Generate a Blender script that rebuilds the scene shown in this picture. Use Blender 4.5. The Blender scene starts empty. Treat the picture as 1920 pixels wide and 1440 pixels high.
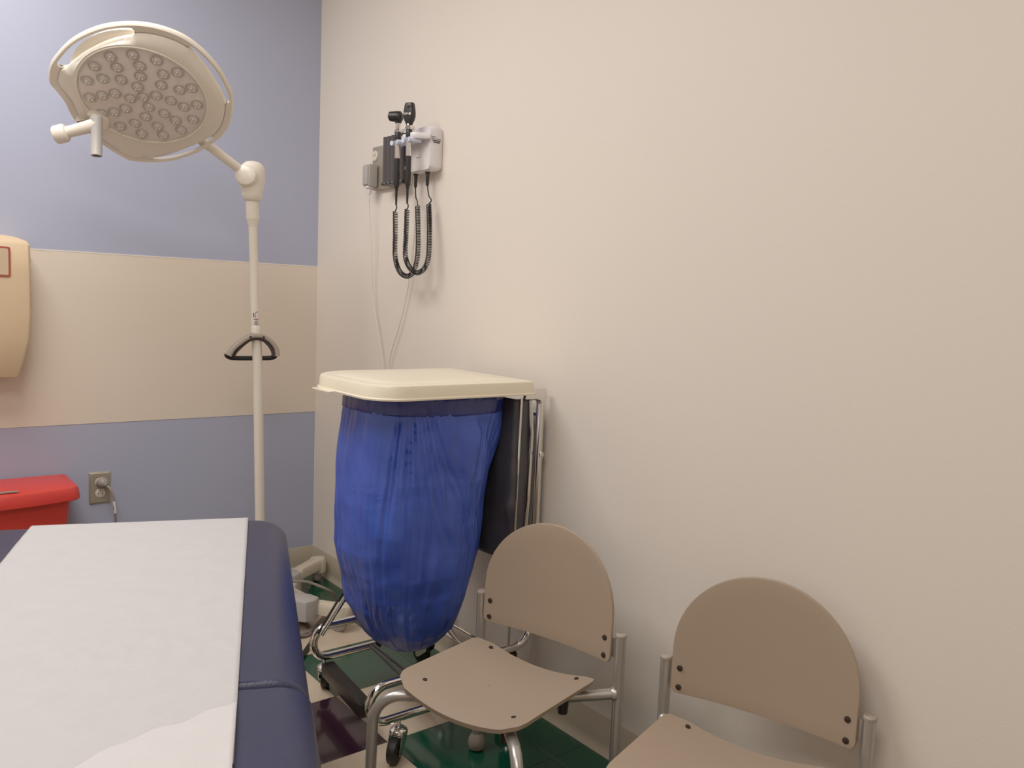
import bpy, bmesh, math, random
from mathutils import Vector, Matrix, noise
random.seed(4)
S = bpy.context.scene
COL = S.collection
R = math.radians
PI = math.pi

# ------------------------------------------------------------------ materials
def srgb(r, g, b):
    f = lambda c: (c/255/12.92) if c/255 <= .04045 else ((c/255+.055)/1.055)**2.4
    return (f(r), f(g), f(b), 1)

def mat(name, col, rough=.5, metal=0, spec=.5, bump=0, bscale=60, var=0, vscale=3, coat=0, trans=0, alpha=1, emit=0, sss=0):
    m = bpy.data.materials.new(name); m.use_nodes = True
    nt = m.node_tree; b = nt.nodes['Principled BSDF']
    b.inputs['Base Color'].default_value = col
    b.inputs['Roughness'].default_value = rough
    b.inputs['Metallic'].default_value = metal
    b.inputs['Specular IOR Level'].default_value = spec
    b.inputs['Coat Weight'].default_value = coat
    b.inputs['Transmission Weight'].default_value = trans
    b.inputs['Alpha'].default_value = alpha
    if sss:
        b.inputs['Subsurface Weight'].default_value = sss
        b.inputs['Subsurface Radius'].default_value = (.01, .01, .01)
    if emit:
        b.inputs['Emission Color'].default_value = col; b.inputs['Emission Strength'].default_value = emit
    tc = nt.nodes.new('ShaderNodeTexCoord')
    if var:
        n = nt.nodes.new('ShaderNodeTexNoise'); n.inputs['Scale'].default_value = vscale; n.inputs['Detail'].default_value = 4
        nt.links.new(tc.outputs['Object'], n.inputs['Vector'])
        mr = nt.nodes.new('ShaderNodeMapRange'); mr.inputs['From Min'].default_value = .3; mr.inputs['From Max'].default_value = .7
        mr.inputs['To Min'].default_value = 1-var; mr.inputs['To Max'].default_value = 1+var
        nt.links.new(n.outputs['Fac'], mr.inputs['Value'])
        hs = nt.nodes.new('ShaderNodeHueSaturation'); hs.inputs['Color'].default_value = col
        nt.links.new(mr.outputs['Result'], hs.inputs['Value']); nt.links.new(hs.outputs['Color'], b.inputs['Base Color'])
    if bump:
        n2 = nt.nodes.new('ShaderNodeTexNoise'); n2.inputs['Scale'].default_value = bscale; n2.inputs['Detail'].default_value = 3
        nt.links.new(tc.outputs['Object'], n2.inputs['Vector'])
        bp = nt.nodes.new('ShaderNodeBump'); bp.inputs['Strength'].default_value = bump; bp.inputs['Distance'].default_value = .002
        nt.links.new(n2.outputs['Fac'], bp.inputs['Height']); nt.links.new(bp.outputs['Normal'], b.inputs['Normal'])
    return m

M = {}
M['cream_wall'] = mat('cream wall paint', srgb(226, 215, 202), .55, bump=.12, bscale=260, var=.012, vscale=1.2)
M['blue_wall'] = mat('periwinkle wall paint', srgb(164, 168, 190), .5, bump=.12, bscale=260, var=.012, vscale=1.5)
M['band_wall'] = mat('beige wall band', srgb(221, 206, 188), .5, bump=.1, bscale=260, var=.012, vscale=1.5)
M['band_highlight'] = mat('painted band highlight', srgb(232, 222, 208), .5)
M['ceiling'] = mat('white ceiling tile', srgb(225, 220, 212), .9, bump=.4, bscale=120)
M['base'] = mat('taupe vinyl base', srgb(176, 163, 142), .38, var=.02)
M['tile_green'] = mat('green vinyl tile', srgb(9, 62, 44), .10, var=.10, vscale=14, bump=.02, bscale=30, spec=.6)
M['tile_tan'] = mat('tan vinyl tile', srgb(196, 176, 152), .16, var=.04, vscale=9, bump=.02, bscale=30)
M['tile_purple'] = mat('purple vinyl tile', srgb(44, 24, 36), .12, var=.08, vscale=12, bump=.02, bscale=30)
M['grout'] = mat('tile seam', srgb(70, 60, 50), .6)
M['taupe'] = mat('taupe plastic', srgb(160, 140, 120), .42, bump=.06, bscale=500, var=.01)
M['silver'] = mat('silver painted steel', srgb(178, 172, 165), .30, .65, bump=.05, bscale=700)
M['chrome'] = mat('chrome', srgb(225, 222, 218), .07, 1)
M['steel'] = mat('brushed steel', srgb(178, 168, 150), .36, .6)
M['black'] = mat('black plastic', srgb(16, 13, 12), .4)
M['rubber'] = mat('black rubber', srgb(14, 11, 11), .55)
M['dark_hole'] = mat('dark screw', srgb(38, 22, 14), .6)
M['foot_grey'] = mat('grey foot plastic', srgb(140, 130, 118), .45)
M['lid'] = mat('cream hamper lid', srgb(230, 219, 194), .3, var=.01)
M['cream'] = mat('cream enamel', srgb(230, 220, 204), .26, var=.008)
M['cream2'] = mat('cream base plastic', srgb(206, 192, 170), .4, var=.01)
M['grey_plastic'] = mat('grey plastic', srgb(168, 162, 156), .45, var=.01)
M['handle_grey'] = mat('grey handle plastic', srgb(160, 148, 134), .5, var=.01)
M['white_plastic'] = mat('white plastic', srgb(222, 216, 218), .3)
M['cradle'] = mat('bluish white plastic', srgb(205, 212, 232), .3)
M['smoke'] = mat('smoked grey plastic', srgb(72, 65, 64), .2, var=.05, vscale=40)
M['tan_plastic'] = mat('tan dispenser plastic', srgb(208, 180, 144), .55, var=.012)
M['red'] = mat('red bin plastic', srgb(204, 52, 44), .38, var=.02)
M['red_mark'] = mat('dark red border', srgb(156, 62, 50), .5)
M['plug_grey'] = mat('grey plug', srgb(142, 132, 126), .45)
M['recept'] = mat('receptacle plastic', srgb(212, 200, 186), .4)
M['cable'] = mat('grey cable', srgb(120, 110, 100), .45)
M['white_cable'] = mat('white cable', srgb(222, 214, 206), .45)
M['paper'] = mat('exam paper', srgb(190, 187, 187), .7, bump=.5, bscale=90, var=.02, vscale=22)
M['paper2'] = mat('exam paper sheet', srgb(203, 199, 198), .7, bump=.4, bscale=90, var=.015, vscale=22)
M['vinyl'] = mat('navy vinyl', srgb(37, 42, 70), .36, bump=.25, bscale=420, var=.03, vscale=8)
M['vinyl_dark'] = mat('navy vinyl seam', srgb(28, 31, 56), .5)
M['charcoal'] = mat('charcoal vinyl', srgb(62, 59, 64), .34, bump=.3, bscale=14, var=.06, vscale=6)
M['ink'] = mat('printed ink', srgb(60, 48, 46), .6)
M['ink_grey'] = mat('grey ink', srgb(112, 106, 104), .6)
M['ink_red'] = mat('red ink', srgb(168, 40, 36), .6)
M['card'] = mat('white card', srgb(222, 214, 208), .6)
M['lens_back'] = mat('grey lens plate', srgb(226, 216, 208), .30, coat=.15, bump=.25, bscale=25, var=.04, vscale=16)
M['led_dome'] = mat('clear led lens', srgb(226, 214, 206), .05, trans=.35, coat=1)
M['led_ring'] = mat('led ring', srgb(196, 182, 172), .15, coat=.6)
M['led_chip'] = mat('led emitter', srgb(255, 248, 235), .2, .3)
M['table_steel'] = mat('cream table base', srgb(196, 186, 170), .4)
M['window_grey'] = mat('dispenser window', srgb(196, 170, 140), .2)

# blue film bag with streaky bump
def bag_mat():
    m = bpy.data.materials.new('blue plastic film'); m.use_nodes = True
    nt = m.node_tree; b = nt.nodes['Principled BSDF']; N = nt.nodes.new; L = nt.links.new
    b.inputs['Roughness'].default_value = .34
    b.inputs['Specular IOR Level'].default_value = .45
    tc = N('ShaderNodeTexCoord')
    n = N('ShaderNodeTexNoise'); n.inputs['Scale'].default_value = 4.5; n.inputs['Detail'].default_value = 5; n.inputs['Distortion'].default_value = .8
    L(tc.outputs['Object'], n.inputs['Vector'])
    cr = N('ShaderNodeValToRGB')
    cr.color_ramp.elements[0].position = .3; cr.color_ramp.elements[0].color = srgb(40, 64, 154)
    cr.color_ramp.elements[1].position = .72; cr.color_ramp.elements[1].color = srgb(68, 96, 194)
    L(n.outputs['Fac'], cr.inputs['Fac']); L(cr.outputs['Color'], b.inputs['Base Color'])
    mp = N('ShaderNodeMapping'); mp.inputs['Scale'].default_value = (1, 1, .06)
    L(tc.outputs['Object'], mp.inputs['Vector'])
    s = N('ShaderNodeTexNoise'); s.inputs['Scale'].default_value = 30; s.inputs['Detail'].default_value = 4; s.inputs['Distortion'].default_value = .4
    L(mp.outputs['Vector'], s.inputs['Vector'])
    c = N('ShaderNodeTexNoise'); c.inputs['Scale'].default_value = 8; c.inputs['Detail'].default_value = 5; c.inputs['Distortion'].default_value = 1.5
    L(tc.outputs['Object'], c.inputs['Vector'])
    b1 = N('ShaderNodeBump'); b1.inputs['Strength'].default_value = .10; b1.inputs['Distance'].default_value = .012
    b2 = N('ShaderNodeBump'); b2.inputs['Strength'].default_value = .20; b2.inputs['Distance'].default_value = .014
    L(s.outputs['Fac'], b1.inputs['Height']); L(c.outputs['Fac'], b2.inputs['Height'])
    L(b1.outputs['Normal'], b2.inputs['Normal']); L(b2.outputs['Normal'], b.inputs['Normal'])
    return m
M['bag'] = bag_mat()
M['bag_dark'] = mat('dark blue film band', srgb(30, 40, 112), .35, bump=.6, bscale=30)

# ------------------------------------------------------------------ mesh helpers
def V(*a): return Vector(a)

def bxr(bm, x0, x1, y0, y1, z0, z1, bev=0, seg=2, mtx=None):
    r = bmesh.ops.create_cube(bm, size=1)
    vs = r['verts']
    sx, sy, sz = x1-x0, y1-y0, z1-z0
    for v in vs:
        v.co = Vector(((x0+x1)/2+v.co.x*sx, (y0+y1)/2+v.co.y*sy, (z0+z1)/2+v.co.z*sz))
    if bev:
        es = list({e for v in vs for e in v.link_edges})
        rr = bmesh.ops.bevel(bm, geom=es, offset=bev, segments=seg, profile=.6, affect='EDGES')
        vs = list({v for f in rr['faces'] for v in f.verts} | {v for v in vs if v.is_valid})
    if mtx is not None:
        for v in vs: v.co = mtx @ v.co
    return vs

def round_path(pts, rad, n=6):
    """polyline with filleted corners"""
    P = [Vector(p) for p in pts]; out = [P[0]]
    for i in range(1, len(P)-1):
        a, b, c = P[i-1], P[i], P[i+1]
        r = rad[i-1] if isinstance(rad, (list, tuple)) else rad
        d1, d2 = (a-b), (c-b); l1, l2 = d1.length, d2.length; d1.normalize(); d2.normalize()
        ang = d1.angle(d2)
        if r <= 0 or ang > PI-.02: out.append(b); continue
        t = min(r/math.tan(ang/2), l1*.499, l2*.499); rr = t*math.tan(ang/2)
        bis = (d1+d2).normalized(); cen = b+bis*(rr/math.sin(ang/2))
        s, e = b+d1*t, b+d2*t
        a0 = s-cen; a1 = e-cen; tot = a0.angle(a1); ax = a0.cross(a1).normalized()
        for k in range(n+1):
            out.append(cen+Matrix.Rotation(tot*k/n, 3, ax) @ a0)
    out.append(P[-1]); return out

def catmull(pts, n=8, closed=False):
    P = [Vector(p) for p in pts]; out = []
    N = len(P); rng = range(N) if closed else range(N-1)
    for i in rng:
        if closed: p0, p1, p2, p3 = P[i-1], P[i], P[(i+1) % N], P[(i+2) % N]
        else:
            p1, p2 = P[i], P[i+1]; p0 = P[i-1] if i else p1*2-p2; p3 = P[i+2] if i+2 < N else p2*2-p1
        for k in range(n):
            t = k/n
            out.append(.5*((2*p1)+(p2-p0)*t+(2*p0-5*p1+4*p2-p3)*t*t+(-p0+3*p1-3*p2+p3)*t**3))
    if not closed: out.append(P[-1])
    return out

def tube(bm, path, r, seg=14, cap=True, closed=False):
    """sweep a circle along a path; r number or function(t)"""
    P = [Vector(p) for p in path]; n = len(P); rings = []
    up = None
    for i in range(n):
        if closed: t = (P[(i+1) % n]-P[i-1])
        else: t = P[min(i+1, n-1)]-P[max(i-1, 0)]
        t.normalize()
        if up is None:
            up = t.orthogonal().normalized()
        else:
            up = (up-t*up.dot(t))
            up = up.normalized() if up.length > 1e-6 else t.orthogonal().normalized()
        b = t.cross(up)
        rr = r(i/(n-1)) if callable(r) else r
        rings.append([bm.verts.new(P[i]+(up*math.cos(a)+b*math.sin(a))*rr) for a in [2*PI*k/seg for k in range(seg)]])
    m = n if closed else n-1
    for i in range(m):
        A, B = rings[i], rings[(i+1) % n]
        for k in range(seg):
            bm.faces.new((A[k], A[(k+1) % seg], B[(k+1) % seg], B[k]))
    if cap and not closed:
        bm.faces.new(rings[0][::-1]); bm.faces.new(rings[-1])
    return rings

def lathe(bm, prof, org=(0, 0, 0), axis=(0, 0, 1), seg=24, cap=True):
    """prof: list of (r, h) along axis"""
    ax = Vector(axis).normalized(); u = ax.orthogonal().normalized(); w = ax.cross(u); o = Vector(org)
    rings = []
    for r, h in prof:
        rings.append([bm.verts.new(o+ax*h+(u*math.cos(a)+w*math.sin(a))*max(r, 1e-5)) for a in [2*PI*k/seg for k in range(seg)]])
    for A, B in zip(rings, rings[1:]):
        for k in range(seg):
            bm.faces.new((A[k], A[(k+1) % seg], B[(k+1) % seg], B[k]))
    if cap:
        bm.faces.new(rings[0][::-1]); bm.faces.new(rings[-1])
    return rings

def loft(bm, rings, cap=(True, True)):
    rv = [[bm.verts.new(p) for p in ring] for ring in rings]
    n = len(rv[0])
    for A, B in zip(rv, rv[1:]):
        for k in range(n):
            bm.faces.new((A[k], A[(k+1) % n], B[(k+1) % n], B[k]))
    if cap[0]: bm.faces.new(rv[0][::-1])
    if cap[1]: bm.faces.new(rv[-1])
    return rv

def slab(bm, outline, f0, f1, bev=0):
    """outline list of 2d points; f0,f1 map (u,v)->Vector for back and front; thin bevelled slab"""
    n = len(outline)
    c = Vector((sum(p[0] for p in outline)/n, sum(p[1] for p in outline)/n))
    def shr(p, d):
        q = Vector(p)-c; l = q.length
        return c+q*(max(l-d, 0)/l)
    rings = []
    if bev:
        rings = [[f0(*shr(p, bev)) for p in outline], [f0(*p).lerp(f1(*p), .25) for p in outline],
                 [f0(*p).lerp(f1(*p), .75) for p in outline], [f1(*shr(p, bev)) for p in outline]]
    else:
        rings = [[f0(*p) for p in outline], [f1(*p) for p in outline]]
    return loft(bm, rings)

def rrect(w, h, r, n=5, cx=0, cy=0):
    o = []
    for sx, sy, a0 in ((1, 1, 0), (-1, 1, 90), (-1, -1, 180), (1, -1, 270)):
        for k in range(n+1):
            a = R(a0+90*k/n)
            o.append((cx+sx*(w/2-r)+r*math.cos(a), cy+sy*(h/2-r)+r*math.sin(a)))
    return o

def obj(name, bm, m, parent=None, local=False, ang=35, origin=None):
    bmesh.ops.recalc_face_normals(bm, faces=bm.faces[:])
    me = bpy.data.meshes.new(name)
    if parent is not None and not local:
        root = parent
        while root.parent is not None: root = root.parent
        inv = root.matrix_basis.inverted()
        bm.transform(inv)
    if origin is not None:
        bm.transform(Matrix.Translation(-Vector(origin)))
    bm.to_mesh(me); bm.free()
    for x in (m if isinstance(m, (list, tuple)) else [m]): me.materials.append(x)
    me.shade_smooth(); me.set_sharp_from_angle(angle=R(ang))
    o = bpy.data.objects.new(name, me); COL.objects.link(o)
    if parent is not None: o.parent = parent
    if origin is not None: o.location = origin
    return o

def thing(name, label, cat, loc=(0, 0, 0), rotz=0, group=None):
    o = bpy.data.objects.new(name, None); COL.objects.link(o)
    o.empty_display_size = .05
    o.matrix_basis = Matrix.Translation(Vector(loc)) @ Matrix.Rotation(rotz, 4, 'Z')
    o['label'] = label; o['category'] = cat
    if group: o['group'] = group
    return o

def tag(o, label, cat, group=None):
    o['label'] = label; o['category'] = cat
    if group: o['group'] = group
    return o

def struct(name, bm, m, **k):
    o = obj(name, bm, m, **k); o['kind'] = 'structure'; return o

def B(): return bmesh.new()

def quad(bm, pts, mi=0):
    f = bm.faces.new([bm.verts.new(p) for p in pts]); f.material_index = mi; return f

# ------------------------------------------------------------------ room shell
XL, YF, ZC = -3.1, -4.2, 2.62
Z1, Z2 = 1.276, .675
b = B(); bxr(b, 0, .1, YF-.1, .1, -.05, ZC+.05); struct('wall_right', b, M['cream_wall'])
b = B(); bxr(b, XL-.1, XL, YF-.1, .1, -.05, ZC+.05); struct('wall_left', b, M['cream_wall'])
b = B(); bxr(b, XL, 0, YF-.1, YF, -.05, ZC+.05); struct('wall_front', b, M['cream_wall'])
# back wall: blue / beige band / blue, the band a little proud with its top-edge highlight painted as a paler strip
b = B()
bxr(b, XL, 0, 0, .1, -.05, ZC+.05)
n0 = len(b.faces)
struct('wall_back', b, M['blue_wall'])
b = B(); bxr(b, XL, 0, -.0015, 0, Z2, Z1)
for f in b.faces: f.material_index = 0
bxr(b, XL, 0, -.0022, 0, Z1-.0005, Z1+.003)
b.faces.ensure_lookup_table()
for f in b.faces[6:]: f.material_index = 1
struct('trim_1', b, [M['band_wall'], M['band_highlight']])
b = B(); bxr(b, XL-.1, .1, YF-.1, .1, ZC, ZC+.1); struct('ceiling', b, M['ceiling'])
# cove base profile
def cove(bm, axis):
    prof = [(0, .1), (.0015, .1005), (.003, .0985), (.0032, .03), (.0038, .022), (.0062, .012), (.0125, .002), (.0135, 0), (0, 0)]
    rr = []
    if axis == 'x':
        for x in (XL, 0): rr.append([V(x, -d, z) for d, z in prof])
    else:
        for y in (YF, 0): rr.append([V(-d, y, z) for d, z in prof])
    loft(bm, rr)
b = B(); cove(b, 'x'); struct('baseboard_back', b, M['base'], ang=60)
b = B(); cove(b, 'y'); struct('baseboard_right', b, M['base'], ang=60)

# floor: 12 inch vinyl tiles
T = .3048; XA = -.438; YA = -1.1038
b = B(); bxr(b, XL-.1, .1, YF-.1, .1, -.1, -.0012)
for f in b.faces: f.material_index = 3
xs = [0, XA+T] ; x = XA
while x > XL: xs.append(x); x -= T
xs.append(XL)
ys = [0]; y = YA+3*T
while y > YF: ys.append(y); y -= T
ys.append(YF)
g = .0006
for i in range(len(xs)-1):
    for j in range(len(ys)-1):
        # i=0 border strip, i=1 first full tile left of it ...
        col = round((xs[i]-XA)/T) if i else 0    # 1 => tile whose right edge is XA+T
        row = j
        if i == 0 or j == 0: mi = 0
        else:
            k = 0 if (i == 1 and j == 6) else (i + j) % 2          # row 1: y -.189..-.494
            if k == 0: mi = 0 if (j <= 3 or i % 2 == 1) else 2
            else: mi = 1
        quad(b, [V(xs[i+1]+g, ys[j+1]+g, 0), V(xs[i]-g, ys[j+1]+g, 0), V(xs[i]-g, ys[j]-g, 0), V(xs[i+1]+g, ys[j]-g, 0)], mi)
struct('floor', b, [M['tile_green'], M['tile_tan'], M['tile_purple'], M['grout']])

# ------------------------------------------------------------------ chairs
def make_chair(label):
    """local frame: +x across (photo right), +y forward (out from wall), origin at mid rear legs on floor"""
    t = thing('childrens_chair', label, 'chair', group='taupe chairs along the cream wall')
    W = .205; RT = .0125
    # seat shell
    NX, NY = 22, 20
    def zseat(u, v):      # u -1..1 across, v 0..1 back->front
        z = .300+.030*abs(u)**2.0
        z -= .004*max(0, (v-.8)/.2)**2
        return z
    hw = .176; y0, y1 = .034, .343
    b = B(); top = {}; bot = {}
    cr = .042
    def pos(i, j):
        u = -1+2*i/NX; v = j/NY
        # superelliptic rounding of corners: map the square to a rounded square
        x = u*hw; y = y0+(y1-y0)*v
        cx = hw-cr
        ym, yM = y0+cr*.8, y1-cr
        # taper and rounded corners
        if y > yM: lim = cx+math.sqrt(max(0, 1-((y-yM)/cr)**2))*cr
        elif y < ym: lim = cx+math.sqrt(max(0, 1-((ym-y)/(cr*.8))**2))*cr
        else: lim = hw
        lim = max(lim, cx)
        x = u*lim
        return x, y, u*lim/hw
    for i in range(NX+1):
        for j in range(NY+1):
            # non uniform rows so corners are resolved
            x, y, u = pos(i, j)
            vv = (y-y0)/(y1-y0)
            bow = .008*(1-u*u)*max(0, vv-.6)/.4
            z = zseat(u, vv)
            top[i, j] = b.verts.new((x, y+bow, z)); bot[i, j] = b.verts.new((x*.985, (y+bow-.19)*.985+.19, z-.0105))
    for i in range(NX):
        for j in range(NY):
            b.faces.new((top[i, j], top[i+1, j], top[i+1, j+1], top[i, j+1]))
            b.faces.new((bot[i, j], bot[i, j+1], bot[i+1, j+1], bot[i+1, j]))
    ring = [(i, 0) for i in range(NX)]+[(NX, j) for j in range(NY)]+[(i, NY) for i in range(NX, 0, -1)]+[(0, j) for j in range(NY, 0, -1)]
    for a, c in zip(ring, ring[1:]+ring[:1]):
        b.faces.new((top[a], bot[a], bot[c], top[c]))
    es = [e for e in b.edges if len(e.link_faces) == 2 and e.calc_face_angle(0) > 1.0]
    bmesh.ops.bevel(b, geom=es, offset=.0022, segments=2, affect='EDGES')
    seat = obj('seat', b, M['taupe'], t, local=True, ang=50)
    for sx in (-1, 1):
        for yy in (.055, .290):
            b = B(); lathe(b, [(.0052, 0), (.0052, .0028), (.003, .0034)], (sx*.126, yy, .3155+(-.001 if yy > .2 else .0005)-.0005), (-.22*sx, 0, 1), 14)
            obj('screw', b, M['dark_hole'], seat, local=True)
    b = B(); lathe(b, [(.0014, 0), (.0012, .0008)], (.02, .19, .3001), (0, 0, 1), 10); obj('moulding_dimple', b, M['dark_hole'], seat, local=True)
    # backrest
    out = []
    zb, zt, zs, hb = .357, .637, .455, .187
    for k in range(5): a = R(180+90*k/4); out.append((-hb+.014+.014*math.cos(a), zb+.014+.014*math.sin(a)))
    for k in range(1, 12): out.append((-hb+.014+(2*hb-.028)*k/12, zb))
    for k in range(5): a = R(270+90*k/4); out.append((hb-.014+.014*math.cos(a), zb+.014+.014*math.sin(a)))
    for k in range(1, 4): out.append((hb, zb+.014+(zs-zb-.014)*k/4))
    for k in range(41):
        a = PI*k/40
        out.append((hb*math.cos(a), zs+(zt-zs)*math.sin(a)**.96))
    for k in range(1, 4): out.append((-hb, zs-(zs-zb-.014)*k/4))
    def ysurf(x, z): return .013-.020*(1-(x/hb)**2)-.035*(z-zb)
    b = B()
    th = .011
    rings = []
    for s, d in ((.0, 0), (.25, 0), (.5, 0), (.75, 0), (.955, 0), (.992, .0008), (1, .0035), (1, th-.003), (.99, th), (.7, th), (.35, th), (0, th)):
        c = Vector((0, .49))
        ring = []
        for p in out:
            q = c+(Vector(p)-c)*max(s, .001)
            ring.append(V(q.x, ysurf(q.x, q.y)+.0035-d+ (0), q.y))
        rings.append(ring)
    loft(b, rings)
    back = obj('backrest', b, M['taupe'], t, local=True, ang=40)
    for sx in (-1, 1):
        for zz in (.372, .413):
            b = B(); xx = sx*.169
            lathe(b, [(.0062, 0), (.0062, .003), (.0035, .0042)], (xx, ysurf(xx, zz)+.0025, zz), (0, 1, 0), 14)
            obj('screw', b, M['dark_hole'], back, local=True)
    # rear legs / uprights
    for sx in (-1, 1):
        b = B(); tube(b, [(sx*W, 0, .03), (sx*W, 0, .2), (sx*W, 0, .421)], RT, 18)
        # tab that carries the backrest
        bxr(b, min(sx*W, sx*(W-.03)), max(sx*W, sx*(W-.03)), -.004, .0035, .37, .416, .0015)
        leg = obj('leg', b, M['silver'], t, local=True)
        b = B(); lathe(b, [(.0128, 0), (.0132, .001), (.0132, .006), (.0112, .0085), (.0085, .0088), (.0082, .0078)], (sx*W, 0, .420), (0, 0, 1), 20)
        obj('cap', b, M['handle_grey'], leg, local=True)
        b = B(); lathe(b, [(.012, 0), (.019, .004), (.0222, .014), (.0225, .021), (.0205, .031), (.0155, .040), (.0135, .044)], (sx*W, 0, .0005), (0, 0, 1), 22)
        obj('foot', b, M['foot_grey'], leg, local=True)
    # under-seat tubes cross in an X and bend down into the opposite front leg
    for sx in (-1, 1):
        b = B()
        dz = .004*sx
        pts = round_path([(sx*(W-.004), .004, .287), (0, .183, .2715+dz), (-sx*.203, .372, .287), (-sx*.206, .375, .03)], [.3, .062], 10)
        tube(b, pts, RT, 18)
        d = V(-sx*.2, .18, 0).normalized()
        lathe(b, [(.0160, .006), (.0160, .012), (.0130, .017)], (sx*W, 0, .287), d, 18)
        leg = obj('leg', b, M['silver'], t, local=True)
        b = B(); lathe(b, [(.012, 0), (.019, .004), (.0222, .014), (.0225, .021), (.0205, .031), (.0155, .040), (.0135, .044)], (-sx*.206, .3755, .0005), (0, 0, 1), 22)
        obj('foot', b, M['foot_grey'], leg, local=True)
        for tt in (.22, .72):
            q = V(sx*(W-.004), .004, 0).lerp(V(-sx*.203, .372, 0), tt)
            b = B(); lathe(b, [(.0095, -.038), (.0115, -.037), (.0135, -.008), (.0135, .0)], (q.x, q.y, .279), (0, 0, 1), 16)
            obj('stacking_bumper', b, M['black'], leg, local=True)
    return t

def kids(o): return [c for c in bpy.data.objects if c.parent == o]
def copy_tree(o, parent=None):
    c = o.copy(); COL.objects.link(c); c.parent = parent
    for ch in kids(o): copy_tree(ch, c)
    return c

ch1 = make_chair('small taupe plastic chair with grey metal legs standing next to the blue hamper bag')
ch2 = copy_tree(ch1)
ch2['label'] = 'small taupe plastic chair farthest from the hamper, its seat cut by the photo bottom edge'
def place(o, L, Rr):
    L = Vector(L); Rr = Vector(Rr); s = (Rr-L).normalized()
    # local +x -> s ; local +y -> forward = towards -x of the room
    f = Vector((s.y, -s.x)); 
    if f.x > 0: f = -f
    mid = (L+Rr)/2
    # right handed? x=s, y=f, z = s x f
    det = s.x*f.y-s.y*f.x
    m = Matrix(((s.x, f.x, 0, mid.x), (s.y, f.y, 0, mid.y), (0, 0, 1, 0), (0, 0, 0, 1)))
    if det < 0:
        m = Matrix(((-s.x, f.x, 0, mid.x), (-s.y, f.y, 0, mid.y), (0, 0, 1, 0), (0, 0, 0, 1)))
    o.matrix_basis = m
place(ch1, (-.265, -1.567), (-.165, -1.965))
place(ch2, (-.164, -2.098), (-.047, -2.492))

# ------------------------------------------------------------------ hamper
hp = thing('hamper_stand', 'chrome rolling hamper stand with cream hinged lid against the cream wall', 'laundry hamper', (-.28, -1.27, 0))
YB, YF_ = -1.067, -1.49
# lid
lx0, lx1, ly0, ly1 = -.553, -.072, -1.517, -1.105
def lid_out(d, n=10):
    o = []
    X0, X1, Y0, Y1 = lx0+d, lx1-d, ly0+d, ly1-d
    for (cx, cy, a0, r) in ((X1, Y1, 0, .02), (X0, Y1, 90, .125), (X0, Y0, 180, .085), (X1, Y0, 270, .012)):
        r = max(r-d*.5, .004)
        sx = -1 if a0 in (0, 270) else 1; sy = -1 if a0 in (0, 90) else 1
        for k in range(n+1):
            a = R(a0+90*k/n); o.append((cx+sx*r+r*math.cos(a), cy+sy*r+r*math.sin(a)))
    return o
b = B()
rings = []
for d, z in ((.012, .921), (-.003, .919), (-.004, .923), (0, .9255), (.0015, .9505), (.0035, .9545), (.008, .9565), (.024, .9575), (.027, .9565), (.034, .9565), (.037, .9585), (.08, .960), (.13, .9615)):
    rings.append([V(x, y, z) for x, y in lid_out(d)])
rings = [[V(x, y, .9235) for x, y in lid_out(.012)]]+rings
loft(b, rings)
lid = obj('lid', b, M['lid'], hp, ang=32)
b = B(); bxr(b, -.572, -.545, -1.30, -1.20, .9185, .9225, .0018)
obj('lid_lip', b, M['lid'], lid)
# uprights + base rails (one bent tube on each side)
for yy in (YF_, YB):
    b = B()
    xo = -.541 if yy == YF_ else -.492
    pts = round_path([(-.075, yy, .912), (-.030, yy, .912), (-.030, yy, .205), (xo, yy, .205), (xo, yy, .110), (-.322 if yy == YF_ else -.29, yy, .110)],
                     [.04, .065, .0474, .0474], 12)
    tube(b, pts, .0115, 18)
    fr = obj('side_frame', b, M['chrome'], hp)
    b = B(); lathe(b, [(.0122, 0), (.0135, .002), (.0135, .016), (.011, .019)], (-.324 if yy == YF_ else -.292, yy, .110), (1, 0, 0), 16)
    obj('end_cap', b, M['black'], fr)
    b = B(); lathe(b, [(.006, 0), (.0078, .001), (.0078, .004), (.003, .006)], (-.030, yy-.0115, .750), (0, -1, 0), 10)
    obj('bolt', b, M['chrome'], fr)
    b = B(); tube(b, round_path([(-.06, yy+.006, .905), (-.052, yy+.006, .80), (-.056, yy+.006, .62), (-.07, yy+.006, .42)], .05, 4), .006, 10)
    obj('inner_strut', b, M['chrome'], hp)
for zz in (.86, .5):
    b = B(); tube(b, [(-.03, YB, zz), (-.03, YF_, zz)], .007, 12); obj('crossbar', b, M['chrome'], hp)
b = B(); bxr(b, -.092, -.018, YF_-.012, YF_+.002, .905, .933, .003); obj('hinge_bracket', b, M['chrome'], hp)
b = B(); bxr(b, -.092, -.018, YB-.002, YB+.012, .905, .933, .003); obj('hinge_bracket', b, M['chrome'], hp)
# bag hoop under the lid
b = B(); tube(b, [V(x, y, .913) for x, y in lid_out(.072)], .006, 10, closed=True); hoop = obj('bag_hoop', b, M['chrome'], hp)
b = B(); tube(b, [(-.099, YF_-.002, .910), (-.103, YF_, .53)], .0032, 10)
rod = obj('lift_rod', b, M['chrome'], hp)
b = B(); bxr(b, -.109, -.099, YF_-.006, YF_+.006, .508, .532, .002); obj('rod_clip', b, M['black'], rod)
b = B(); tube(b, [(-.1035, YF_, .512), (-.108, YF_, .215)], .0034, 10); obj('lift_rod', b, M['steel'], hp)
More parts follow.
